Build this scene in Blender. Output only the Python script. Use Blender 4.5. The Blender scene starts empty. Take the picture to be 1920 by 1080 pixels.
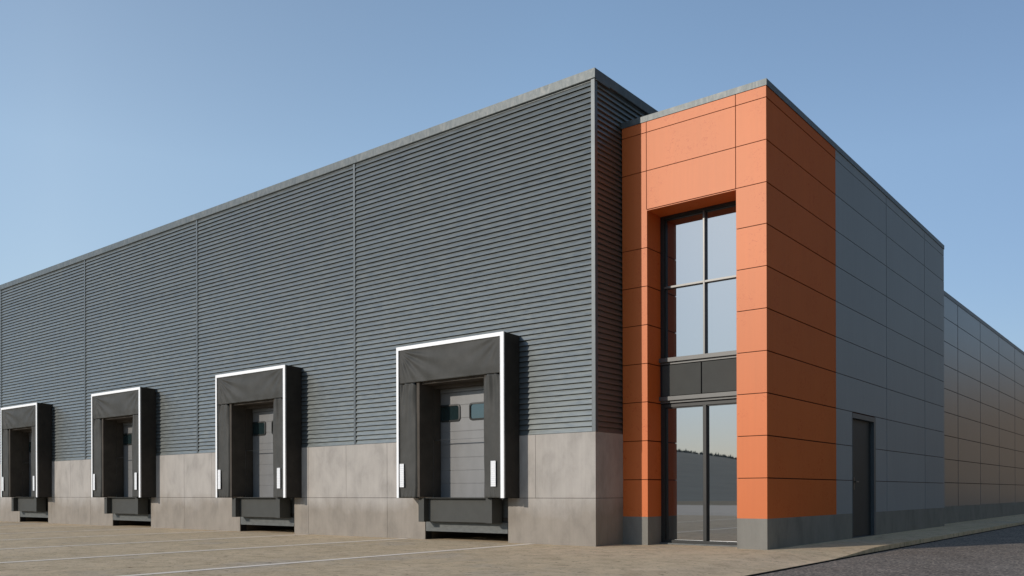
import bpy, bmesh, math, random
from mathutils import Vector, Matrix, noise
random.seed(7)
scene = bpy.context.scene
COL = scene.collection

# ------------------------------------------------------------------ materials
def new_mat(name):
    m = bpy.data.materials.new(name); m.use_nodes = True
    nt = m.node_tree; b = nt.nodes['Principled BSDF']
    return m, nt, b

def N(nt, t, **kw):
    n = nt.nodes.new(t)
    for k, v in kw.items(): setattr(n, k, v)
    return n

def coords(nt, scale=(1, 1, 1), obj=False):
    tc = N(nt, 'ShaderNodeNewGeometry'); mp = N(nt, 'ShaderNodeMapping')
    mp.inputs['Scale'].default_value = scale
    nt.links.new(tc.outputs['Position'], mp.inputs['Vector'])
    return mp.outputs['Vector']

def noise_tex(nt, vec, scale, detail=4, rough=.55, dist=0):
    n = N(nt, 'ShaderNodeTexNoise')
    n.inputs['Scale'].default_value = scale; n.inputs['Detail'].default_value = detail
    n.inputs['Roughness'].default_value = rough; n.inputs['Distortion'].default_value = dist
    nt.links.new(vec, n.inputs['Vector'])
    return n.outputs['Fac']

def ramp(nt, fac, stops):
    r = N(nt, 'ShaderNodeValToRGB'); e = r.color_ramp.elements
    while len(e) < len(stops): e.new(.5)
    for i, (p, c) in enumerate(stops):
        e[i].position = p; e[i].color = (*c, 1) if len(c) == 3 else c
    nt.links.new(fac, r.inputs['Fac'])
    return r.outputs['Color']

def mix(nt, a, b, fac, mode='MIX'):
    m = N(nt, 'ShaderNodeMix', data_type='RGBA', blend_type=mode)
    for s, v in ((6, a), (7, b)):
        if isinstance(v, tuple): m.inputs[s].default_value = (*v, 1)
        else: nt.links.new(v, m.inputs[s])
    if isinstance(fac, (int, float)): m.inputs[0].default_value = fac
    else: nt.links.new(fac, m.inputs[0])
    return m.outputs[2]

def bump(nt, b, fac, strength=.2, dist=.01):
    n = N(nt, 'ShaderNodeBump'); n.inputs['Strength'].default_value = strength
    n.inputs['Distance'].default_value = dist
    nt.links.new(fac, n.inputs['Height']); nt.links.new(n.outputs['Normal'], b.inputs['Normal'])

def setb(b, rough=.6, spec=.5, metal=0):
    b.inputs['Roughness'].default_value = rough
    b.inputs['Specular IOR Level'].default_value = spec
    b.inputs['Metallic'].default_value = metal

def simple(name, col, rough=.6, spec=.4, metal=0, var=.12, scale=6, stretch=(1, 1, 1), bmp=0):
    m, nt, b = new_mat(name); setb(b, rough, spec, metal)
    v = coords(nt, stretch)
    f = noise_tex(nt, v, scale, 5)
    lo = tuple(c * (1 - var) for c in col); hi = tuple(min(1, c * (1 + var)) for c in col)
    nt.links.new(ramp(nt, f, [(.3, lo), (.7, hi)]), b.inputs['Base Color'])
    if bmp: bump(nt, b, noise_tex(nt, v, scale * 12, 3), bmp, .004)
    return m

def panel_paint(name, col, speck, rough, spec, speckamt=.5, metal=0, tint=None):
    """painted fibre-cement panel: broad tone drift, faint worn specks"""
    m, nt, b = new_mat(name); setb(b, rough, spec, metal)
    v = coords(nt)
    if tint: b.inputs['Specular Tint'].default_value = (*tint, 1)
    broad = noise_tex(nt, coords(nt, (1, 1, .5)), .9, 4, .5)
    base = ramp(nt, broad, [(.3, tuple(c * .97 for c in col)), (.7, tuple(min(1, c * 1.03) for c in col))])
    sp = noise_tex(nt, v, 19, 5, .62, 1.2)
    spm = ramp(nt, sp, [(.545, (0, 0, 0)), (.64, (speckamt,) * 3)])
    patch = ramp(nt, noise_tex(nt, v, 1.7, 3), [(.47, (0, 0, 0)), (.64, (1, 1, 1))])
    spm2 = mix(nt, spm, patch, 1.0, 'MULTIPLY')
    c = mix(nt, base, speck, spm2)
    streak = ramp(nt, noise_tex(nt, coords(nt, (9, 9, .35)), 1.6, 4), [(.35, (.975,) * 3), (.65, (1.015,) * 3)])
    c = mix(nt, c, streak, 1.0, 'MULTIPLY')
    sn = N(nt, 'ShaderNodeVectorMath', operation='SNAP'); of = N(nt, 'ShaderNodeMapping'); of.inputs['Location'].default_value = (.05, -.96, -.52)
    nt.links.new(v, of.inputs[0]); nt.links.new(of.outputs[0], sn.inputs[0]); sn.inputs[1].default_value = (2.33, 3.62, .7305)
    wn = N(nt, 'ShaderNodeTexWhiteNoise'); nt.links.new(sn.outputs[0], wn.inputs['Vector'])
    c = mix(nt, c, ramp(nt, wn.outputs['Value'], [(0, (.97,) * 3), (1, (1.03,) * 3)]), 1.0, 'MULTIPLY')
    nt.links.new(c, b.inputs['Base Color'])
    bump(nt, b, noise_tex(nt, v, 90, 3), .03, .001)
    r = ramp(nt, sp, [(.3, (rough - .01,) * 3), (.7, (rough + .02,) * 3)])
    nt.links.new(r, b.inputs['Roughness'])
    return m

ORANGE = panel_paint('orange_panel', (.595, .134, .028), (.50, .080, .011), .43, .0, 1.0)
def satin(m, fac, col, rough):
    # even satin lacquer over the paint instead of a grazing-angle mirror
    nt = m.node_tree; b = nt.nodes['Principled BSDF']; out = nt.nodes['Material Output']
    g = N(nt, 'ShaderNodeBsdfGlossy'); g.inputs['Color'].default_value = (*col, 1); g.inputs['Roughness'].default_value = rough
    x = N(nt, 'ShaderNodeMixShader'); x.inputs[0].default_value = fac
    nt.links.new(b.outputs[0], x.inputs[1]); nt.links.new(g.outputs[0], x.inputs[2]); nt.links.new(x.outputs[0], out.inputs['Surface'])
satin(ORANGE, .040, (1, .93, .82), .47)
GREY_P = panel_paint('slate_panel', (.245, .268, .288), (.215, .237, .257), .5, .35, .4)
WING_P = panel_paint('wing_panel', (.14, .145, .152), (.12, .125, .13), .33, 1.0, .3)

def concrete(name, col):
    m, nt, b = new_mat(name); setb(b, .7, .35)
    v = coords(nt)
    a = noise_tex(nt, coords(nt, (1, 1, .55)), 2.3, 7, .62, .3)
    c1 = ramp(nt, a, [(.28, tuple(c * .76 for c in col)), (.5, col), (.74, tuple(c * 1.16 for c in col))])
    st = noise_tex(nt, coords(nt, (14, 14, .5)), 1.5, 4)
    c2 = mix(nt, c1, ramp(nt, st, [(.3, (.93, .93, .92)), (.7, (1.04, 1.04, 1.04))]), .6, 'MULTIPLY')
    pit = noise_tex(nt, v, 60, 3)
    c3 = mix(nt, c2, ramp(nt, pit, [(.30, (.82,) * 3), (.42, (1, 1, 1))]), .6, 'MULTIPLY')
    # splash stains plus painted contact shade, rising unevenly from the ground
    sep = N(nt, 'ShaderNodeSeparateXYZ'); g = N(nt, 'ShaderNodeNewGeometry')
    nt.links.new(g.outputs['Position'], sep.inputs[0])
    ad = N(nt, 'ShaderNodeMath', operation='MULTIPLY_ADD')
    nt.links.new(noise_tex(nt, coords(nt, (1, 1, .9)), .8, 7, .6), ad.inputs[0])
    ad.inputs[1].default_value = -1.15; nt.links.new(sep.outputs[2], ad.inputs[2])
    stain_shade = ramp(nt, ad.outputs[0], [(0, (.66, .62, .56)), (.4, (1, 1, 1))])
    c4 = mix(nt, c3, stain_shade, .85, 'MULTIPLY')
    nt.links.new(c4, b.inputs['Base Color'])
    bump(nt, b, noise_tex(nt, v, 35, 6, .7), .12, .004)
    return m
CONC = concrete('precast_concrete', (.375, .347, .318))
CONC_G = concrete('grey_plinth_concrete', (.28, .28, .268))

def clad_metal(name, col, rough=.42, spec=.6):
    m, nt, b = new_mat(name); setb(b, rough, spec)
    slat = noise_tex(nt, coords(nt, (.10, .10, 9.63)), 1.0, 2)
    c = ramp(nt, slat, [(.35, tuple(x * .94 for x in col)), (.65, tuple(x * 1.06 for x in col))])
    n2 = noise_tex(nt, coords(nt, (.8, .8, .8)), 1.0, 5, .6)
    c = mix(nt, c, ramp(nt, n2, [(.3, (.93, .95, .98)), (.7, (1.05, 1.03, 1.0))]), .8, 'MULTIPLY')
    b.inputs['Metallic'].default_value = .72
    nt.links.new(c, b.inputs['Base Color'])
    r = ramp(nt, noise_tex(nt, coords(nt, (2, 2, 12)), 2, 4), [(.3, (rough - .06,) * 3), (.7, (rough + .1,) * 3)])
    nt.links.new(r, b.inputs['Roughness'])
    return m
CLAD = clad_metal('louvre_metal', (.203, .222, .218), .41)
GROOVE_SHADE = simple('louvre_groove_shade', (.022, .024, .025), .7, .2)  # shade under the slat lips, put in as a dark colour
TRIM = simple('trim_metal', (.095, .11, .118), .45, .5, .25, .08, 9, bmp=.03)

def cap_metal():
    m, nt, b = new_mat('cap_metal'); setb(b, .48, .4, .35)
    f = noise_tex(nt, coords(nt, (5, 5, 2)), 1.4, 7, .68, 1.6)
    c = ramp(nt, f, [(.3, (.075, .088, .092)), (.5, (.11, .124, .126)), (.72, (.165, .17, .163))])
    nt.links.new(c, b.inputs['Base Color'])
    return m
CAP = cap_metal()
WHITE = simple('white_edge_band', (.93, .93, .93), .45, .4, 0, .02, 12)
ALU = simple('aluminium_edge', (.42, .43, .44), .4, .5, .3, .06, 12)

def fabric():
    m, nt, b = new_mat('dock_curtain_pvc'); setb(b, .6, .18)
    v = coords(nt)
    f = noise_tex(nt, v, 3.2, 6, .6)
    nt.links.new(ramp(nt, f, [(.3, (.050, .050, .046)), (.7, (.072, .071, .066))]), b.inputs['Base Color'])
    w = noise_tex(nt, v, 220, 2); bump(nt, b, w, .12, .002)
    return m
FABRIC = fabric()
RUBBER = simple('black_rubber', (.035, .031, .027), .7, .25, 0, .2, 5, bmp=.05)
STEEL = simple('leveller_paint', (.058, .059, .054), .6, .25, 0, .07, 5, bmp=.03)
GALV = simple('galvanised_steel', (.11, .116, .113), .55, .4, .2, .2, 7, (1, 1, 3))
DARKBACK = simple('joint_backing', (.018, .018, .02), .8, .2)
ORJOINT = simple('panel_joint_backing', (.06, .018, .008), .8, .2)
INNER = simple('shelter_inner_wall', (.07, .06, .05), .75, .2, 0, .2, 3)
DOORSTEEL = simple('sectional_door_steel', (.19, .19, .19), .42, .5, .15, .07, 5, (1, 1, .35), bmp=.15)
FRAME = simple('dark_window_frame', (.018, .019, .018), .45, .4, 0, .08, 8)
MULL = simple('window_cap_profile', (.10, .10, .097), .38, .6, .2, .05, 8)
SPAND = simple('spandrel_sheet', (.048, .05, .047), .55, .15, 0, .07, 4, bmp=.05)
LEDGE = simple('ledge_sheet', (.085, .085, .082), .42, .5, .2, .05, 6)
DOORP = simple('side_door_paint', (.02, .026, .028), .5, .25, 0, .1, 3)
DFRAME = simple('side_door_frame', (.06, .075, .085), .45, .4, 0, .1, 3)
HANDLE = simple('handle_metal', (.10, .095, .085), .35, .6, .6, .05, 8)
ROOF = simple('roof_membrane', (.16, .16, .165), .8, .3, 0, .15, .7)

def glass(name, refl, tint, dark):
    m, nt, b = new_mat(name)
    nt.nodes.remove(b)
    out = nt.nodes['Material Output']
    d = N(nt, 'ShaderNodeBsdfDiffuse'); d.inputs['Color'].default_value = (*dark, 1)
    g = N(nt, 'ShaderNodeBsdfGlossy'); g.inputs['Color'].default_value = (*tint, 1)
    g.inputs['Roughness'].default_value = .012
    lw = N(nt, 'ShaderNodeFresnel'); lw.inputs['IOR'].default_value = 1.5
    ma = N(nt, 'ShaderNodeMath', operation='MULTIPLY_ADD', use_clamp=True)
    nt.links.new(lw.outputs[0], ma.inputs[0]); ma.inputs[1].default_value = 1 - refl; ma.inputs[2].default_value = refl
    mx = N(nt, 'ShaderNodeMixShader')
    nt.links.new(ma.outputs[0], mx.inputs[0]); nt.links.new(d.outputs[0], mx.inputs[1]); nt.links.new(g.outputs[0], mx.inputs[2])
    nt.links.new(mx.outputs[0], out.inputs['Surface'])
    bp = N(nt, 'ShaderNodeBump'); bp.inputs['Strength'].default_value = .02; bp.inputs['Distance'].default_value = .004
    nt.links.new(noise_tex(nt, coords(nt), 1.2, 2), bp.inputs['Height'])
    nt.links.new(bp.outputs[0], g.inputs['Normal'])
    return m
GLASS = glass('tinted_window_glass', .30, (.93, .96, 1), (.012, .015, .017))
DGLASS = glass('door_window_glass', .07, (.85, 1, 1), (.014, .026, .028))

def yard_mat():
    # worn beige paving with short dark scuffs
    m, nt, b = new_mat('yard_surface'); setb(b, .9, .08)
    v = coords(nt)
    big = noise_tex(nt, v, .35, 6, .6)
    c = ramp(nt, big, [(.25, (.53, .45, .36)), (.45, (.64, .495, .32)), (.75, (.72, .56, .38))])
    mid = noise_tex(nt, v, 2.6, 8, .72, .4)
    c = mix(nt, c, ramp(nt, mid, [(.32, (.72, .70, .67)), (.5, (.97, .97, .97)), (.72, (1.14, 1.12, 1.09))]), .9, 'MULTIPLY')
    # short dark scratches and flecks
    rot = N(nt, 'ShaderNodeMapping'); rot.inputs['Rotation'].default_value = (0, 0, math.radians(28)); rot.inputs['Scale'].default_value = (3.5, 5, 1)
    nt.links.new(v, rot.inputs['Vector'])
    fl = noise_tex(nt, rot.outputs[0], 1.6, 9, .82, .5)
    c = mix(nt, c, ramp(nt, fl, [(.385, (.26, .24, .22)), (.435, (1, 1, 1))]), .85, 'MULTIPLY')
    vor = N(nt, 'ShaderNodeTexVoronoi', feature='F1'); vor.inputs['Scale'].default_value = 16
    nt.links.new(v, vor.inputs['Vector'])
    c = mix(nt, c, ramp(nt, vor.outputs['Distance'], [(.05, (.72, .7, .68)), (.4, (1.06, 1.06, 1.06))]), .6, 'MULTIPLY')
    nt.links.new(c, b.inputs['Base Color'])
    bump(nt, b, noise_tex(nt, v, 13, 10, .8), .6, .02)
    return m
YARD = yard_mat()

def asphalt_mat():
    m, nt, b = new_mat('asphalt'); setb(b, .9, .12)
    v = coords(nt)
    c = ramp(nt, noise_tex(nt, v, .8, 5), [(.3, (.19, .16, .133)), (.7, (.245, .21, .176))])
    vor = N(nt, 'ShaderNodeTexVoronoi', feature='F1'); vor.inputs['Scale'].default_value = 34
    nt.links.new(v, vor.inputs['Vector'])
    wn = ramp(nt, vor.outputs['Color'], [(.15, (.5, .5, .5)), (.55, (1, 1, 1)), (.9, (2.1, 2.0, 1.9))])
    c = mix(nt, c, wn, .9, 'MULTIPLY')
    nt.links.new(c, b.inputs['Base Color'])
    bump(nt, b, noise_tex(nt, v, 90, 3, .6), .45, .008)
    return m
ASPHALT = asphalt_mat()

def paint_mat():
    m, nt, b = new_mat('worn_line_paint'); setb(b, .8, .05)
    v = coords(nt)
    f = noise_tex(nt, v, 9, 8, .75)
    c = ramp(nt, f, [(.30, (.75, .60, .44)), (.38, (.98, .86, .71))])
    nt.links.new(c, b.inputs['Base Color']); return m
PAINT = paint_mat()
APRON = simple('concrete_apron', (.42, .375, .32), .85, .2, 0, .12, .3)
GRASS = simple('dry_grass', (.20, .155, .085), .95, .1, 0, .3, .15)
SOIL_SHADE = simple('soil_shade', (.02, .018, .016), .95, .1, 0, .2, 3)  # soil darkened so the shade in the kerb gap is in its colour
def hill_mat():
    m, nt, b = new_mat('hillside'); setb(b, .95, .1)
    v = coords(nt); sep = N(nt, 'ShaderNodeSeparateXYZ'); nt.links.new(v, sep.inputs[0])
    f = noise_tex(nt, v, .03, 6)
    dry = ramp(nt, f, [(.3, (.34, .215, .11)), (.7, (.46, .30, .17))])
    wood = ramp(nt, noise_tex(nt, v, .12, 6), [(.3, (.085, .115, .112)), (.7, (.115, .15, .145))])
    mr = N(nt, 'ShaderNodeMapRange'); mr.inputs['From Min'].default_value = -20; mr.inputs['From Max'].default_value = 20
    nt.links.new(sep.outputs[1], mr.inputs['Value'])
    nt.links.new(mix(nt, wood, dry, mr.outputs[0]), b.inputs['Base Color']); return m
HILL = hill_mat()
TREE = simple('conifer_needles', (.105, .13, .12), .9, .1, 0, .3, .3)

def sticker_mat():
    m, nt, b = new_mat('reflective_strip'); setb(b, .35, .5)
    br = N(nt, 'ShaderNodeTexBrick'); br.offset = 0
    tc = N(nt, 'ShaderNodeTexCoord'); mp = N(nt, 'ShaderNodeMapping')
    mp.inputs['Rotation'].default_value = (math.radians(90), 0, 0)
    nt.links.new(tc.outputs['Object'], mp.inputs[0]); nt.links.new(mp.outputs[0], br.inputs['Vector'])
    br.inputs['Color1'].default_value = (.9, .9, .9, 1); br.inputs['Color2'].default_value = (.82, .83, .85, 1)
    br.inputs['Mortar'].default_value = (.5, .52, .55, 1)
    br.inputs['Scale'].default_value = 1; br.inputs['Mortar Size'].default_value = .003
    br.inputs['Brick Width'].default_value = .04; br.inputs['Row Height'].default_value = .04
    nt.links.new(br.outputs['Color'], b.inputs['Base Color']); return m
STICK = sticker_mat()

# ------------------------------------------------------------------ mesh helpers
class MB:
    def __init__(s): s.v = []; s.f = []; s.mi = []
    def quad(s, a, b, c, d, mi=0):
        n = len(s.v); s.v += [a, b, c, d]; s.f.append((n, n+1, n+2, n+3)); s.mi.append(mi)
    def box(s, x0, x1, y0, y1, z0, z1, mi=0):
        n = len(s.v)
        s.v += [(x, y, z) for z in (z0, z1) for y in (y0, y1) for x in (x0, x1)]
        for f in ((0, 2, 3, 1), (4, 5, 7, 6), (0, 1, 5, 4), (2, 6, 7, 3), (0, 4, 6, 2), (1, 3, 7, 5)):
            s.f.append(tuple(n + i for i in f)); s.mi.append(mi)
    def prism(s, prof, a, b, axis, mi=0):
        """extrude closed 2D profile from a to b; axis 0: profile (y,z) along x, 1: profile (x,z) along y, 2: (x,y) along z"""
        def P(p, t): return (t, p[0], p[1]) if axis == 0 else ((p[0], t, p[1]) if axis == 1 else (p[0], p[1], t))
        n = len(s.v); k = len(prof)
        s.v += [P(p, a) for p in prof] + [P(p, b) for p in prof]
        for i in range(k):
            j = (i + 1) % k; s.f.append((n+i, n+j, n+k+j, n+k+i)); s.mi.append(mi)
        s.f.append(tuple(n+i for i in range(k-1, -1, -1))); s.mi.append(mi)
        s.f.append(tuple(n+k+i for i in range(k))); s.mi.append(mi)
    def strip(s, pts, a, b, axis, mi=0):
        def P(p, t): return (t, p[0], p[1]) if axis == 0 else (p[0], t, p[1])
        n = len(s.v); k = len(pts)
        s.v += [P(p, a) for p in pts] + [P(p, b) for p in pts]
        for i in range(k-1): s.f.append((n+i, n+i+1, n+k+i+1, n+k+i)); s.mi.append(mi)
    def build(s, name, mats, parent=None, loc=(0, 0, 0), bevel=0, smooth=False, recalc=True):
        me = bpy.data.meshes.new(name)
        me.from_pydata([tuple(p[i] - loc[i] for i in range(3)) for p in s.v], [], s.f)
        if not isinstance(mats, (list, tuple)): mats = [mats]
        for m in mats: me.materials.append(m)
        for p, i in zip(me.polygons, s.mi): p.material_index = i; p.use_smooth = smooth
        if recalc or bevel:
            bm = bmesh.new(); bm.from_mesh(me)
            if bevel:
                bmesh.ops.remove_doubles(bm, verts=bm.verts, dist=1e-5)
                bmesh.ops.bevel(bm, geom=bm.edges[:], offset=bevel, segments=2, affect='EDGES', profile=.5)
            bmesh.ops.recalc_face_normals(bm, faces=bm.faces); bm.to_mesh(me); bm.free()
        o = bpy.data.objects.new(name, me); COL.objects.link(o); o.location = loc
        if parent: attach(o, parent)
        return o

def root_loc(o):
    v = Vector((0, 0, 0))
    while o: v += o.location; o = o.parent
    return v
def attach(o, parent):
    o.parent = parent; o.location = Vector(o.location) - root_loc(parent)

def tag(o, label, cat, group=None):
    o['label'] = label; o['category'] = cat
    if group: o['group'] = group
    return o
def empty(name, loc, label, cat, group=None):
    o = bpy.data.objects.new(name, None); COL.objects.link(o); o.location = loc
    o.empty_display_size = .2
    return tag(o, label, cat, group)
def struct(o): o['kind'] = 'structure'; return o
def copy_tree(o, parent=None, loc=None):
    c = o.copy(); COL.objects.link(c)
    if parent: c.parent = parent
    if loc is not None: c.location = loc
    for ch in list(o.children): copy_tree(ch, c)
    return c

G = .007   # half joint width
def cells(mb, axis, pos, thick, us, zs, mi=0, skip=None, gside=.02):
    """grid of separate flat panels with open joints; axis 1: wall facing -Y at y=pos; axis 0: wall facing +X at x=pos"""
    for i in range(len(us)-1):
        for j in range(len(zs)-1):
            u0, u1, z0, z1 = us[i], us[i+1], zs[j], zs[j+1]
            if skip and skip((u0+u1)/2, (z0+z1)/2): continue
            gv = G if axis == 1 else gside
            a0 = u0 + (gv if i else 0); a1 = u1 - (gv if i < len(us)-2 else 0)
            gh = G if axis == 1 else .010
            b0 = z0 + (gh if j else 0); b1 = z1 - (gh if j < len(zs)-2 else 0)
            if axis == 1: mb.box(a0, a1, pos, pos+thick, b0, b1, mi)
            else: mb.box(pos-thick, pos, a0, a1, b0, b1, mi)

# ------------------------------------------------------------------ measures (metres, camera height 1)
DOCKS = [-3.24 - 6.84*i for i in range(4)]
XL = -46.5                      # left end of the warehouse
H, HB, HC = 8.859, 8.673, 2.131 # parapet top, cap bottom, top of concrete
ZD = .897                       # dock level
TX, TY, TE, TH = 2.898, .963, 14.05, 8.156
TP = .537
WX, WH, WE = 2.53, 7.20, 62.0

# ------------------------------------------------------------------ warehouse
wh = empty('warehouse', (0, 0, 0), 'long grey warehouse with horizontal louvre cladding above a pale concrete base', 'building')

NS = 63; PITCH = (HB - HC) / NS
def louvre(mb, a, b, axis, i0=0, i1=NS):
    pts = []
    for i in range(i0, i1):
        z = HC + i*PITCH
        sg = 1 if axis == 0 else -1
        pts = [(sg*.050, z+.001), (sg*.003, z+.004), (sg*.001, z+.010), (sg*.038, z+PITCH), (sg*.050, z+PITCH+.001)]
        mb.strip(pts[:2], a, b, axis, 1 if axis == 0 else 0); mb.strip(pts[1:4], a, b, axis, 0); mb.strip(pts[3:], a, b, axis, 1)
bays = [-.076, -6.664, -13.27, -19.89, -26.52, -33.15, -39.78, XL]
for i in range(len(bays)-1):
    r, l = bays[i], bays[i+1]
    mb = MB(); a, b = l + (.0 if i == 6 else .02), r - (.02 if i else 0)
    louvre(mb, a, b, 0, 13, NS)
    xx = b
    for c in DOCKS:
        if a < c < b or a < c-.9 < b or a < c+.9 < b:
            if c+.894 < xx: louvre(mb, c+.894, xx, 0, 0, 13)
            xx = max(a, c-.894)
    if xx > a: louvre(mb, a, xx, 0, 0, 13)
    mb.build('louvre_panel', [CLAD, GROOVE_SHADE], wh, recalc=False)
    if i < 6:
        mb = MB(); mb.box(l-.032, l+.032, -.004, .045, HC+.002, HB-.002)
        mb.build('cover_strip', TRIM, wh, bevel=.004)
mb = MB(); louvre(mb, .085, 16, 1); mb.build('louvre_panel', [CLAD, GROOVE_SHADE], wh, recalc=False)
# corner trim, L-shaped in plan
mb = MB(); mb.prism([(-.078, -.006), (.006, -.006), (.006, .09), (-.05, .09), (-.05, .05), (-.078, .05)], HC+.002, HB-.002, 2)
mb.build('corner_trim', TRIM, wh, bevel=.003)
# backing wall with openings
mb = MB()
opens = []
for c in DOCKS: opens.append((c-1.153, c+1.158))
dop = [(c-.894, c+.894) for c in DOCKS]
def runs(op, a, b):
    out = []; x = b
    for o0, o1 in op: out.append((o1, x)); x = o0
    out.append((a, x)); return out
for a, b in runs(opens, XL, -.02): mb.box(a, b, .022, .2, -.1, ZD-.003)
for a, b in runs(dop, XL, -.02): mb.box(a, b, .022, .2, ZD+.003, HC-.02)
for a, b in runs(dop, XL, -.06): mb.box(a, b, .052, .2, HC-.02, 3.45)
mb.box(XL, -.06, .052, .2, 3.45, HB)
mb.box(-.2, -.06, .2, 40, -.1, HB); mb.box(-.06, -.022, .2, 1.2, -.1, HC-.02)
mb.box(XL, XL+.2, .2, 40, -.1, HB); mb.box(XL, 0-.06, 39.8, 40, -.1, HB-.01)
mb.build('backing_wall', DARKBACK, wh)
# reveal linings (inside of the door opening)
for c in DOCKS:
    mb = MB()
    mb.box(c-.898, c-.889, .0, .212, ZD+.004, 3.235); mb.box(c+.889, c+.898, .0, .212, ZD+.004, 3.235)
    mb.box(c-.898, c+.898, .0, .212, 3.235, 3.46)
    mb.build('door_reveal', INNER, wh)
# concrete base
lo = []; k = 1.395
def in_open(op, x): return any(a < x < b for a, b in op)
BB = [MB() for _ in range(5)]
up_edges = [XL] + [-k*i for i in range(33, 0, -1) if -k*i > XL+.1] + [0]
def split(edges, op):
    e = list(edges)
    for a, b in op: e = [x for x in e if not (a-.01 < x < b+.01)] + [a, b]
    return sorted(e)
def seg_boxes(edges, op, z0, z1, jl, jh):
    e = split(edges, op); cuts = set(round(x, 4) for p in op for x in p)
    for a, b in zip(e[:-1], e[1:]):
        if in_open(op, (a+b)/2): continue
        a2 = a if round(a, 4) in cuts or a == XL else a + .004
        b2 = b if round(b, 4) in cuts or b == 0 else b - .004
        BB[sum((a+b)/2 < c for c in DOCKS)].box(a2, b2, 0, .022, z0+jl, z1-jh)
seg_boxes(up_edges, dop, ZD, HC, .004, 0)
seg_boxes([XL] + [-2*k*i for i in range(16, 0, -1) if -2*k*i > XL+.1] + [0], opens, -.1, ZD, 0, .004)
# return face at the corner
BB[0].box(-.022, 0, .0221, 1.05, -.1, ZD-.004); BB[0].box(-.022, 0, .0221, 1.05, ZD+.004, HC)
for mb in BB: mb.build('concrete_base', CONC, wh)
mb = MB()   # drip ledge between base and cladding
mb.box(XL, 0, .0, .05, HC, HC+.0015); mb.build('flashing', TRIM, wh)
# parapet cap
mb = MB()
mb.prism([(-.022, HB+.012), (-.012, HB+.002), (.02, HB+.002), (.02, HB-.02), (.5, HB-.02), (.5, H-.0002), (-.022, H)], XL-.02, .0221, 0)
mb.prism([(.022, HB+.012), (.012, HB+.002), (-.02, HB+.002), (-.02, HB-.02), (-.5, HB-.02), (-.5, H-.0004), (.022, H)], .5, 40.02, 1)
mb.build('parapet_cap', CAP, wh)
mb = MB(); mb.box(XL, -.3, .3, 39.9, 8.3, 8.4); mb.build('roof', ROOF, wh)
# pits
for a, b in opens:
    mb = MB()
    mb.box(a-.12, a-.001, .2, 2.2, -.1, .9); mb.box(b+.001, b+.12, .2, 2.2, -.1, .9)
    mb.box(a-.12, b+.12, 2.2, 2.3, -.1, .9); mb.box(a-.001, b+.001, .06, 2.2, .42, .5)
    mb.build('pit_lining', INNER, wh)

# dock doors (parts of the warehouse) with windows and panes
def rrect(cx, cz, w, h, r, n=5):
    pts = []
    for sx, sz, a0 in ((1, 1, 0), (-1, 1, 90), (-1, -1, 180), (1, -1, 270)):
        for i in range(n+1):
            a = math.radians(a0 + 90*i/n)
            pts.append((cx + sx*(w/2-r) + r*math.cos(a), cz + sz*(h/2-r) + r*math.sin(a)))
    return pts
seams = [.905, 1.204, 1.484, 1.76, 2.038, 2.316, 2.596, 2.877, 3.145]
for c in DOCKS:
    mb = MB()
    for z0, z1 in zip(seams[:-1], seams[1:]):
        mb.prism([(.233, z0+.003), (.230, z0+.008), (.230, z1-.008), (.233, z1-.003), (.27, z1-.003), (.27, z0+.003)], c-1.0, c+1.0, 0)
    mb.box(c-1.0, c+1.0, .236, .27, .9, 3.15)
    door = mb.build('dock_door', DOORSTEEL, wh, loc=(c, .25, .9))
    mb = MB(); mb.box(c-1, c+1, .214, .27, 3.157, 3.2); mb.box(c-1, c+1, .222, .27, 3.2, 3.48)
    mb.build('lintel_panel', DOORSTEEL, door)
    for wx in (c-.620, c+.240):
        mb = MB(); zc = 2.715
        out = rrect(wx, zc, .60, .37, .075); inn = rrect(wx, zc, .53, .30, .05)
        n = len(out)
        for i in range(n):
            j = (i+1) % n
            o0, o1, i0, i1 = out[i], out[j], inn[i], inn[j]
            mb.quad((o0[0], .208, o0[1]), (o1[0], .208, o1[1]), (i1[0], .204, i1[1]), (i0[0], .204, i0[1]))
            mb.quad((o0[0], .232, o0[1]), (o1[0], .232, o1[1]), (o1[0], .208, o1[1]), (o0[0], .208, o0[1]))
            mb.quad((i0[0], .204, i0[1]), (i1[0], .204, i1[1]), (i1[0], .228, i1[1]), (i0[0], .228, i0[1]))
        wf = mb.build('door_window_frame', FRAME, door)
        mb = MB(); mb.prism([(p[0], p[1]) for p in rrect(wx, zc, .54, .31, .05)], 0, 1, 2)
        mb.v = [(x, .2235 if z == 0 else .2275, y) for x, y, z in mb.v]
        mb.build('door_window_pane', DGLASS, door)

# ------------------------------------------------------------------ dock shelters
def slab(fn, nu, nv, th=.012):
    """thin curtain: fn(u,v)->point on the front; back copy th behind, closed rim"""
    mb = MB(); F = [[fn(i/nu, j/nv) for i in range(nu+1)] for j in range(nv+1)]
    W = nu+1
    for row in F: mb.v += row
    for row in F: mb.v += [(p[0], p[1]+th, p[2]) for p in row]
    off = W*(nv+1)
    for j in range(nv):
        for i in range(nu):
            a = j*W+i; q = (a, a+1, a+W+1, a+W)
            mb.f.append(q); mb.f.append(tuple(off+t for t in reversed(q))); mb.mi += [0, 0]
    rim = [i for i in range(W)] + [j*W+nu for j in range(1, nv+1)] + [nv*W+i for i in range(nu-1, -1, -1)] + [j*W for j in range(nv-1, 0, -1)]
    for a, b in zip(rim, rim[1:]+rim[:1]): mb.f.append((b, a, off+a, off+b)); mb.mi.append(0)
    return mb
def sst(a, b, x):
    t = max(0, min(1, (x-a)/(b-a))); return t*t*(3-2*t)

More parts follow.
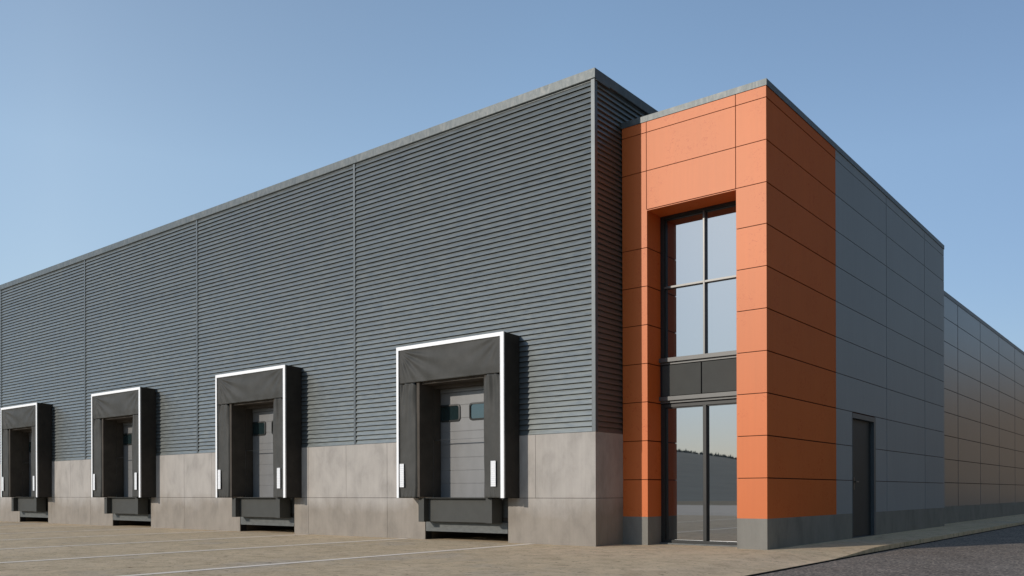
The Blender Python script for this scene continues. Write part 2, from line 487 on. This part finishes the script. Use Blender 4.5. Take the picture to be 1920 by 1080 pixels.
YS = -.49
SL, SR, SB, ST = -1.525, 1.452, .9, 4.13      # relative to the dock centre
def make_shelter(c):
    t = empty('dock_shelter', (c, 0, 0), '', 'dock shelter', 'black dock shelters along the warehouse wall')
    mb = MB()   # deep side cheeks and top
    mb.prism([(YS+.03, SB), (-.002, SB), (-.002, ST-.02), (YS+.03, ST-.004)], c+SR-.035, c+SR-.001, 0)
    mb.build('side_cheek', RUBBER, t)
    mb = MB(); mb.prism([(YS+.03, SB), (-.002, SB), (-.002, ST-.02), (YS+.03, ST-.004)], c+SL+.001, c+SL+.035, 0)
    mb.build('side_cheek', RUBBER, t)
    mb = MB(); mb.prism([(YS+.03, ST-.04), (-.002, ST-.056), (-.002, ST-.021), (YS+.03, ST-.005)], c+SL+.036, c+SR-.036, 0)
    mb.build('top_cover', RUBBER, t)
    # inner padding walls, seen through the opening
    mb = MB()
    mb.box(c-.98, c-.90, -.42, -.001, SB+.02, 3.50); mb.box(c+.90, c+.98, -.42, -.001, SB+.02, 3.50)
    mb.box(c-.90, c+.90, -.36, -.001, 3.30, 3.50)
    mb.build('inner_padding', INNER, t)
    # edge band: white face on an aluminium profile
    mb = MB()
    mb.box(c+SL, c+SL+.064, YS+.004, YS+.032, SB, ST); mb.box(c+SR-.098, c+SR, YS+.004, YS+.032, SB, ST)
    mb.box(c+SL+.064, c+SR-.098, YS+.004, YS+.032, ST-.078, ST)
    fr = mb.build('edge_frame', ALU, t)
    mb = MB()
    mb.box(c+SL+.001, c+SL+.062, YS, YS+.0038, SB, ST-.001); mb.box(c+SR-.078, c+SR-.008, YS, YS+.0038, SB, ST-.001)
    mb.box(c+SL+.062, c+SR-.078, YS, YS+.0038, ST-.075, ST-.001)
    mb.build('white_edge_band', WHITE, fr)
    # head curtain
    x0, x1, z1, z0 = c+SL+.066, c+SR-.102, ST-.078, 3.345
    def head(u, v):
        x = x0 + (x1-x0)*u; z = z1 + (z0-z1)*v
        dl = math.hypot(u*2.8, v*.75); al = math.atan2(v*.75, u*2.8+1e-4)
        f = .032*math.sin(al*19)*sst(.1, .4, dl)*math.exp(-dl*1.1)
        dr = math.hypot((1-u)*2.8, v*.75+.04); ar = math.atan2(v*.75+.04, (1-u)*2.8+1e-4)
        f += .015*math.sin(ar*15+1)*sst(.1, .4, dr)*math.exp(-dr*1.3)
        f += .006*noise.noise(Vector((x*1.5, z*3, 3)))
        edge = min(u, 1-u)
        hang = .02*sst(.75, 1, v)*(1+.5*noise.noise(Vector((u*9, 0, 1))))
        return (x, YS+.022 + f*sst(0, .05, edge) + hang*.6, z + (.004*noise.noise(Vector((u*14, 5, 2)))) * v)
    o = slab(head, 110, 34).build('head_curtain', FABRIC, t, smooth=True, recalc=False)
    for side in (-1, 1):
        if side < 0: xo, xi = c+SL+.066, c-.947
        else: xo, xi = c+SR-.102, c+.872
        def cur(u, v):
            # u 0 outer edge .. 1 inner edge; v 0 top .. 1 bottom
            x = xo + (xi-xo)*u
            zt = 3.335 - .07*sst(.72, 1, u)**1.6 if side < 0 else 3.335 - .03*(1-sst(0, .3, u)) - .05*sst(.7, 1, u)
            z = zt + (SB+.004-zt)*v
            f = .024*math.sin(u*15 + v*5 + side)*math.exp(-v*4.5)*sst(0, .12, u)
            f += .013*math.sin(u*9 - v*8)*math.exp(-v*2)*sst(0, .2, u)
            f += .008*math.sin((u*3 + v*2.2)*9)*sst(.86, 1, v)
            f += .013*noise.noise(Vector((x*3.5, z*1.3, side*7)))*sst(0, .15, u)
            x += .008*noise.noise(Vector((z*2.2, side*3, c)))*u
            roll = .055*sst(.86, 1, u)**2
            return (x, YS+.035 + f + roll, z)
        m = slab(cur, 34, 80, .02)
        if side > 0: m.f = [tuple(reversed(f)) for f in m.f]
        cu = m.build('side_curtain', FABRIC, t, smooth=True, recalc=False)
        sx = c-1.372 if side < 0 else c+1.173
        mb = MB(); mb.box(sx-.061, sx+.061, YS+.004, YS+.012, 1.127, 1.628)
        mb.build('reflective_strip', STICK, cu, loc=(sx, YS, 1.127))
    return t
sh = make_shelter(DOCKS[0])
SHL = ['black dock shelter with white edge band nearest to the orange entrance block',
       'second black dock shelter with white edge band counting from the orange block',
       'third black dock shelter counting from the orange block, second from the left edge',
       'farthest and smallest black dock shelter, at the left edge of the view']
sh['label'] = SHL[0]

# ------------------------------------------------------------------ dock levellers
def make_lev(c):
    t = empty('dock_leveller', (c, 0, 0), '', 'dock leveller', 'dock levellers under the shelters')
    mb = MB(); mb.box(c-.865, c+.845, -.19, .0, .398, ZD-.006); mb.build('front_panel', STEEL, t, bevel=.004)
    for x0, x1 in ((c-1.03, c-.866), (c+.846, c+1.01)):
        mb = MB(); mb.box(x0, x1, -.33, -.004, .392, ZD-.008); mb.build('bumper', STEEL, t, bevel=.006)
    mb = MB(); mb.prism([(.004, .182), (.03, .182), (.03, .21), (.07, .21), (.07, .40), (.004, .40)], c-1.135, c+1.14, 0)
    mb.prism([(.07, .41), (.11, .41), (.11, .88), (.07, .88)], c-1.14, c+1.145, 0)
    mb.build('frame_beam', GALV, t)
    mb = MB(); mb.box(c-.885, c+.885, -.30, .22, ZD-.0055, ZD+.006); mb.build('lip_plate', STEEL, t)
    return t
lv = make_lev(DOCKS[0])
LVL = ['dark steel dock leveller with bumpers under the shelter nearest the orange block',
       'dark steel dock leveller under the second shelter from the orange block',
       'dark steel dock leveller under the third shelter from the orange block',
       'dark steel dock leveller under the farthest shelter at the left edge']
lv['label'] = LVL[0]
for i in (1, 2, 3):
    s = copy_tree(sh, None, (DOCKS[i], 0, 0)); s['label'] = SHL[i]
    s = copy_tree(lv, None, (DOCKS[i], 0, 0)); s['label'] = LVL[i]

# ------------------------------------------------------------------ entrance block
eb = empty('entrance_block', (1.5, .96, 0), 'tall orange and slate grey panelled entrance block with a high corner window', 'building')
rows = [TP, 1.246, 1.985, 2.723, 3.455, 4.191, 4.923, 5.654, 6.375, 7.109, 7.841, 8.041]
PT = .018
OL, OR, OH = .5466, 2.343, 6.352     # window opening
mb = MB()
cells(mb, 1, TY, PT, [.003, OL-.0], [z for z in rows if z < 6.4] + [])
cells(mb, 1, TY, PT, [.003, OL-.016], rows[8:])
cells(mb, 1, TY, PT, [OR, TX], rows)
mb.box(OL-.002, OR-G*2, TY, TY+PT, OH+.022+G, 7.109-G)
mb.box(OL-.002, OR-G*2, TY, TY+PT, 7.109+G, 7.841-G)
mb.box(OL-.002, OR-G*2, TY, TY+PT, 7.841+G, 8.041)
mb.box(OL-.0, OR-.0, TY, TY+PT, OH, OH+.012)
# reveals
cells(mb, 0, OL, PT, [TY+PT+.001, 1.545], [z for z in rows if z < 6.3] + [OH])
mb.box(OR, OR+PT, TY+PT+.001, 1.545, TP, OH)
mb.box(OL, OR, TY+PT+.001, 1.545, OH+.001, OH+PT)
mb.build('orange_front_cladding', ORANGE, eb)
mb = MB(); cells(mb, 0, TX, PT, [TY+PT+.0005, 4.5715], rows)
mb.build('orange_side_cladding', ORANGE, eb)
DY0, DY1, DZ = 5.61, 7.297, 2.70
mb = MB()
ys = [4.5715, 8.211, 11.82, TE]
for j in range(len(rows)-1):
    z0, z1 = rows[j], rows[j+1]
    b0 = z0 + (G if j else 0); b1 = z1 - (G if j < len(rows)-2 else 0)
    for i in range(3):
        a0 = ys[i] + (.003 if i == 0 else .017); a1 = ys[i+1] - (.017 if i < 2 else 0)
        if i == 0 and z0 < DZ-.1:
            mb.box(TX-PT, TX, a0, DY0, b0, min(b1, 2.716)); mb.box(TX-PT, TX, DY1, a1, b0, min(b1, 2.716))
        else: mb.box(TX-PT, TX, a0, a1, b0, b1)
mb.build('slate_side_cladding', GREY_P, eb)
mb = MB()   # backing
mb.box(.003, OL-PT-.001, TY+PT+.0006, 1.6, -.1, 8.04)
mb.box(OR+PT+.001, TX-PT-.001, TY+PT+.0006, 1.6, -.1, 8.04)
mb.box(OL-PT-.001, OR+PT+.001, TY+PT+.0006, 1.6, OH+PT+.002, 8.04)
mb.box(OL-PT-.001, OR+PT+.001, 1.62, 1.66, -.1, OH+.1)
for a, b, z0, z1 in ((1.6, DY0-.001, -.1, 8.04), (DY1+.001, TE-.02, -.1, 8.04), (DY0-.001, DY1+.001, DZ+.002, 8.04)):
    mb.box(TX-.2, TX-PT-.001, a, b, z0, z1)
mb.box(.003, TX-.2, TE-.2, TE-.02, -.1, 8.04)
mb.build('backing_wall', [ORJOINT], eb)
mb = MB()
mb.box(.0005, OL, TY, TY+.022, -.1, TP-.0005); mb.box(OL-.022, OL, TY+.022, 1.545, -.1, TP-.0005)
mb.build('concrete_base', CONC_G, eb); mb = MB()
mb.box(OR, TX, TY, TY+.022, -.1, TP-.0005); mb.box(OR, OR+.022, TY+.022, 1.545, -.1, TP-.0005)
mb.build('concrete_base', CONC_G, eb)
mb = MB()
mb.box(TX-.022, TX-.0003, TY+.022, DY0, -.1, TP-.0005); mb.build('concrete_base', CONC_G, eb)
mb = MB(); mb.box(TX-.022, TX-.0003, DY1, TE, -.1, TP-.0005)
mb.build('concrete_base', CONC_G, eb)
mb = MB()
mb.prism([(TY-.014, 8.043), (TY-.014, TH), (TY+.4, TH-.0002), (TY+.4, 8.043)], -.03, TX+.0141, 0)
mb.prism([(TX+.014, 8.043), (TX+.014, TH), (TX-.4, TH-.0004), (TX-.4, 8.043)], TY+.4, TE+.014, 1)
mb.box(.0, TX-.4, TE-.4, TE+.01, 8.043, TH-.02)
mb.build('parapet_cap', CAP, eb)
mb = MB(); mb.box(0, TX-.25, TY+.25, TE-.25, 7.7, 7.8); mb.build('roof', ROOF, eb)

# window: frame at Y 1.48, glass at 1.546
YF, YG = 1.48, 1.546
def win(name, z0, z1, mull, transom, fw):
    mb = MB()
    mb.box(OL+.001, OL+fw, YF, YG+.03, z0, z1); mb.box(OR-fw, OR-.001, YF, YG+.03, z0, z1)
    mb.box(OL+fw, OR-fw, YF+.002, YG+.03, z1-.055, z1); mb.box(OL+fw, OR-fw, YF+.002, YG+.03, z0, z0+.055)
    # stepped glazing bead behind the frame
    mb.box(OL+fw, OL+fw+.022, YF+.03, YG+.02, z0+.055, z1-.055); mb.box(OR-fw-.022, OR-fw, YF+.03, YG+.02, z0+.055, z1-.055)
    mb.box(OL+fw+.022, OR-fw-.022, YF+.03, YG+.02, z1-.075, z1-.055)
    f = mb.build(name, FRAME, eb, loc=((OL+OR)/2, YF, z0))
    mb = MB(); mb.box(*mull, YF-.004, YG+.02, z0+.055, z1-.055)
    mb.build('mullion', MULL if transom else FRAME, f, bevel=.002)
    if transom:
        mb = MB(); mb.box(OL+fw, mull[0]-.001, YF, YG+.02, *transom); mb.box(mull[1]+.001, OR-fw, YF, YG+.02, *transom)
        mb.build('transom', MULL, f)
    zs = [(z0+.055, z1-.055)] if not transom else [(z0+.055, transom[0]), (transom[1], z1-.055)]
    for a, b in zs:
        for x0, x1 in ((OL+fw, mull[0]), (mull[1], OR-fw)):
            mb = MB(); mb.box(x0-.01, x1+.01, YG, YG+.012, a-.01, b+.01)
            mb.build('window_pane', GLASS, f, loc=(x0, YG, a))
    return f
win('upper_window', 3.53, OH, (1.448, 1.482), (4.948, 4.984), .085)
win('lower_window', .03, 2.70, (1.437, 1.505), None, .085)
mb = MB(); mb.box(OL+.05, 1.412, 1.45, 1.50, 2.862, 3.452); mb.box(1.436, OR-.002, 1.45, 1.50, 2.862, 3.452)
sp = mb.build('spandrel_panel', SPAND, eb, bevel=.002)
mb = MB(); mb.box(OL+.002, OR-.002, 1.501, 1.56, 2.70, 3.53); mb.box(OL+.002, OL+.046, 1.46, 1.50, 2.86, 3.45)
mb.build('spandrel_backing', DARKBACK, sp)
for z0, z1 in ((3.47, 3.60), (2.72, 2.855)):
    mb = MB(); mb.prism([(1.405, z1-.085), (1.405, z1-.008), (1.50, z1), (1.50, z1-.13), (1.46, z1-.13), (1.46, z1-.085)], OL+.002, OR-.002, 0)
    mb.build('window_ledge', LEDGE, eb)
mb = MB(); mb.box(OL+.001, OR-.001, 1.40, 1.62, -.05, .028); mb.build('threshold', GALV, eb)

# side door in the slate wall
mb = MB(); r = .075
mb.box(TX-.012, TX+.006, DY0, DY0+.02, .012, DZ); mb.box(TX-.012, TX+.006, DY1-.135, DY1, .012, DZ)
mb.box(TX-.012, TX+.006, DY0+.02, DY1-.135, DZ-.105, DZ)
mb.box(TX-.20, TX-.012, DY1-.135, DY1-.0, .012, DZ); mb.box(TX-.20, TX-.012, DY0, DY0+.02, .012, DZ); mb.box(TX-.20, TX-.012, DY0+.02, DY1-.135, DZ-.105, DZ)
mb.box(TX-.20, TX-.0, DY0+.02, DY1-.135, -.04, .014)
dr = mb.build('side_door_frame', DFRAME, eb, loc=(TX, DY0, 0))
mb = MB(); mb.box(TX-.12, TX-.072, DY0+.022, DY1-.137, .016, DZ-.107); dl = mb.build('door_leaf', DOORP, dr, bevel=.003)
mb = MB()
mb.box(TX-.072, TX-.062, 5.905, 5.955, 1.05, 1.32); mb.box(TX-.062, TX-.012, 5.92, 5.94, 1.21, 1.235)
mb.box(TX-.028, TX-.008, 5.92, 6.10, 1.21, 1.235)
mb.build('door_handle', HANDLE, dr, bevel=.004)

# ------------------------------------------------------------------ rear wing
rw = empty('rear_wing', (1.5, 14.1, 0), 'low rear wing with brownish grey metal panels receding to the right edge', 'building')
wz = [TP] + [1.274 + .7305*i for i in range(8)] + [7.118]
wz = [TP, 1.279, 2.01, 2.743, 3.469, 4.196, 4.925, 5.655, 6.39, 7.07]
wy = [TE+.0] + [17.68 + 3.62*i for i in range(13)]
wy = wy[:13] + [WE]
mb = MB(); cells(mb, 0, WX, PT, wy, wz, gside=.032); mb.build('panel_cladding', WING_P, rw)
mb = MB(); mb.box(.0, WX-PT-.001, TE+.0, WE, -.1, 7.07); mb.build('backing_wall', DARKBACK, rw)
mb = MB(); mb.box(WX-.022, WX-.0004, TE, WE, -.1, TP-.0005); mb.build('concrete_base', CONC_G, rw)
mb = MB(); mb.prism([(WX-.4, 7.075), (WX+.012, 7.075), (WX+.012, 7.205), (WX-.4, 7.19)], TE, WE+.01, 1); mb.build('parapet_cap', TRIM, rw)

# ------------------------------------------------------------------ ground
def grid(name, xs, ys, zf, mat, skirt=None):
    mb = MB(); W = len(xs)
    for y in ys:
        for x in xs: mb.v.append((x, y, zf(x, y)))
    for j in range(len(ys)-1):
        for i in range(W-1):
            a = j*W+i; mb.f.append((a, a+1, a+W+1, a+W)); mb.mi.append(0)
    if skirt is not None:
        n = len(mb.v); 
        for j in range(len(ys)): mb.v.append((xs[-1], ys[j], skirt))
        for j in range(len(ys)-1):
            mb.f.append((j*W+W-1, n+j, n+j+1, (j+1)*W+W-1)); mb.mi.append(0)
    o = mb.build(name, mat, smooth=False, recalc=False)
    return struct(o)
def yz(x, y): return -.083*(1-sst(.2, 3.4, y))*sst(3.25, 4.15, x)
xs = [-70, -45, -30, -15, -5, 0, 2, 3.0] + [3.2+.05*i for i in range(20)]
xs = [x for x in xs if x < 4.145] + [4.15]
ysg = [-18 + 2*i for i in range(9)] + [-.5 + .15*i for i in range(30)] + [4.2, 6, 10, 16, 24, 35, 50, 70]
grid('yard', xs, ysg, yz, YARD, -.14)
grid('road', [4.185, 6, 9, 12], [-120, -60, -30, -10, 0, 10, 30, 70, 120], lambda x, y: -.10, ASPHALT, -.14)
grid('apron', [-70, 0, 4.15], [-46, -30, -18.002], lambda x, y: -.004, APRON, -.14)
mb = MB(); S = 1500
mb.quad((-S, -S, -.15), (S, -S, -.15), (S, S, -.15), (-S, S, -.15)); g = mb.build('ground', [GRASS], recalc=False); struct(g)
mb = MB(); mb.quad((4.1, -120, -.145), (4.3, -120, -.145), (4.3, 120, -.145), (4.1, 120, -.145)); struct(mb.build('soil_shade', [SOIL_SHADE], recalc=False))
mb = MB(); mb.box(4.1505, 4.184, -60, 69, -.13, -.0855); struct(mb.build('kerb_gap_shade', [SOIL_SHADE]))  # added dark strip standing in for the shadow gap along the kerb foot

# painted bay lines
LX = [-1.46, -4.93, -8.33, -11.73, -15.05, -18.60, -21.99, -25.4]
LL = ['white painted bay line ending at the wall right of the nearest dock',
      'white painted bay line ending at the wall just left of the nearest dock',
      'white painted bay line ending right of the second dock from the orange block',
      'white painted bay line ending left of the second dock from the orange block',
      'white painted bay line ending right of the third dock from the orange block',
      'white painted bay line ending left of the third dock from the orange block',
      'white painted bay line ending right of the farthest dock',
      'white painted bay line ending left of the farthest dock at the left edge']
for x, l in zip(LX, LL):
    w = .08
    mb = MB(); n = 40; y0, y1 = -14.0, -.02
    for i in range(n):
        a, b = y0+(y1-y0)*i/n, y0+(y1-y0)*(i+1)/n
        mb.quad((x-w, a, .004), (x+w, a, .004), (x+w, b, .004), (x-w, b, .004))
    tag(mb.build('parking_line', PAINT, loc=(x, 0, 0), recalc=False), l, 'parking line', 'white parking lines on the yard')

# ------------------------------------------------------------------ hills around (mirrored in the glass) and their forest
def elev(ax, ay):
    """skyline elevation in degrees for a compass direction"""
    a = math.degrees(math.atan2(ay, ax))            # -117 = towards the mirrored slope
    def bumpf(c, w): 
        d = (a-c+180) % 360-180
        return math.exp(-(d/w)**2)
    e = .8 + 2.4*bumpf(-123, 13) + 1.0*bumpf(-150, 22) + 6.6*bumpf(66, 30) + .8*bumpf(20, 40)
    return e
def hz(r, ax, ay):
    e = math.tan(math.radians(elev(ax, ay)))*430
    f = sst(70, 430, r)
    n = noise.noise(Vector((ax*3+5, ay*3, r*.004)))*.18 + noise.noise(Vector((ax*11, ay*11, r*.01)))*.07
    return -.5 + (e)*f*(1+n*sst(100, 300, r)) if r < 435 else -.5 + e*(1+n)*(1-sst(430, 800, r)*.6)
mb = MB(); NA = 160; RS = [60, 75, 95, 120, 150, 190, 240, 300, 360, 410, 450, 520, 620, 800]
for r in RS:
    for i in range(NA):
        a = 2*math.pi*i/NA; ax, ay = math.cos(a), math.sin(a); mb.v.append((ax*r, ay*r, hz(r, ax, ay)))
for j in range(len(RS)-1):
    for i in range(NA):
        k2 = (i+1) % NA; mb.f.append((j*NA+i, j*NA+k2, (j+1)*NA+k2, (j+1)*NA+i)); mb.mi.append(0)
struct(mb.build('hills', HILL, smooth=True))
mb = MB()
cnt = 0
while cnt < 9000:
    a = math.radians(random.uniform(-175, -85)); r = math.sqrt(random.uniform(230**2, 450**2))
    r = random.uniform(385, 446)
    ax, ay = math.cos(a), math.sin(a); z = hz(r, ax, ay)-.3
    h = random.uniform(.7, 1.7)*(1.4 if random.random() < .06 else 1); w = h*random.uniform(.2, .3)*(1.2 if r > 200 else 1)
    x, y = ax*r, ay*r
    for zb, zt, ww in ((0, .6, 1), (.33, 1, .68)):
        n = len(mb.v); m = 5; ro = random.random()*6
        for q in range(m):
            an = ro + 2*math.pi*q/m; rr = w*ww*random.uniform(.8, 1.2)
            mb.v.append((x+rr*math.cos(an), y+rr*math.sin(an), z+h*zb))
        mb.v.append((x, y, z+h*zt))
        for q in range(m): mb.f.append((n+q, n+(q+1) % m, n+m)); mb.mi.append(0)
    cnt += 1
fo = mb.build('forest', TREE, recalc=False)
fo['kind'] = 'stuff'; fo['label'] = 'dark conifer forest on the hillside, mirrored in the tall window'; fo['category'] = 'forest'

# ------------------------------------------------------------------ light and sky
K, KZ = .4365, .385
sd = Vector((K, 1, -KZ)).normalized()
el = math.atan2(KZ, math.hypot(K, 1)); az = math.atan2(-K, -1)
sun = bpy.data.lights.new('sun', 'SUN'); sun.energy = 2.1; sun.angle = math.radians(.5); sun.color = (1, .91, .80)
so = bpy.data.objects.new('sun', sun); COL.objects.link(so)
so.rotation_euler = sd.to_track_quat('-Z', 'Y').to_euler(); so.location = (-20, -40, 20)
w = bpy.data.worlds.new('World'); scene.world = w; w.use_nodes = True
nt = w.node_tree; bg = nt.nodes['Background']
sky = nt.nodes.new('ShaderNodeTexSky'); sky.sky_type = 'NISHITA'; sky.sun_disc = False
sky.sun_elevation = el; sky.sun_rotation = az
sky.altitude = 0; sky.air_density = 1.0; sky.dust_density = .3; sky.ozone_density = 1.5
# the sun-opposite quarter of this sky is deeper than the model's; a smooth tint over world directions
tcw = nt.nodes.new('ShaderNodeTexCoord'); dp = nt.nodes.new('ShaderNodeVectorMath'); dp.operation = 'DOT_PRODUCT'
nt.links.new(tcw.outputs['Generated'], dp.inputs[0]); dp.inputs[1].default_value = (.40, .916, 0)
mr = nt.nodes.new('ShaderNodeMapRange'); mr.inputs['From Min'].default_value = -1; mr.inputs['From Max'].default_value = 1
nt.links.new(dp.outputs['Value'], mr.inputs['Value'])
tint = ramp(nt, mr.outputs[0], [(0, (.70, .78, .84)), (.3, (.95, .96, .95)), (.5, (1.42, 1.24, 1.09)), (.73, (1.08, 1.04, .99)), (.92, (.66, .64, .65)), (1, (.58, .56, .56))])
szw = nt.nodes.new('ShaderNodeSeparateXYZ'); nt.links.new(tcw.outputs['Generated'], szw.inputs[0])
hzn = ramp(nt, szw.outputs[2], [(0, (.35, .36, .52)), (.15, (.70, .72, .79)), (.34, (1, 1, 1))])
xr = ramp(nt, szw.outputs[0], [(.08, (1, 1, 1)), (.4, (.82, .79, .74)), (.8, (.50, .45, .38))])  # unseen sky to the right darkened and warmed to cut fill on shaded faces
skc = mix(nt, mix(nt, sky.outputs[0], tint, 1.0, 'MULTIPLY'), xr, 1.0, 'MULTIPLY')
nt.links.new(mix(nt, skc, hzn, 1.0, 'MULTIPLY'), bg.inputs[0]); bg.inputs[1].default_value = .15

# ------------------------------------------------------------------ camera
cam = bpy.data.cameras.new('camera'); co = bpy.data.objects.new('camera', cam); COL.objects.link(co)
yaw, roll = math.radians(38.58386), -.00297
d = Vector((-math.sin(yaw), math.cos(yaw), 0)); r0 = Vector((math.cos(yaw), math.sin(yaw), 0)); u0 = Vector((0, 0, 1))
rr = r0*math.cos(roll) + u0*math.sin(roll); uu = -r0*math.sin(roll) + u0*math.cos(roll)
M = Matrix((rr, uu, -d)).transposed().to_4x4(); M.translation = Vector((8.8181, -13.5376, 1.0))
co.matrix_world = M
cam.sensor_width = 36; cam.lens = 30.532; cam.shift_y = .2000667; cam.clip_end = 5000; cam.clip_start = .05
scene.camera = co
vs = scene.view_settings; vs.view_transform = 'Standard'; vs.look = 'None'; vs.gamma = 1; vs.exposure = .4
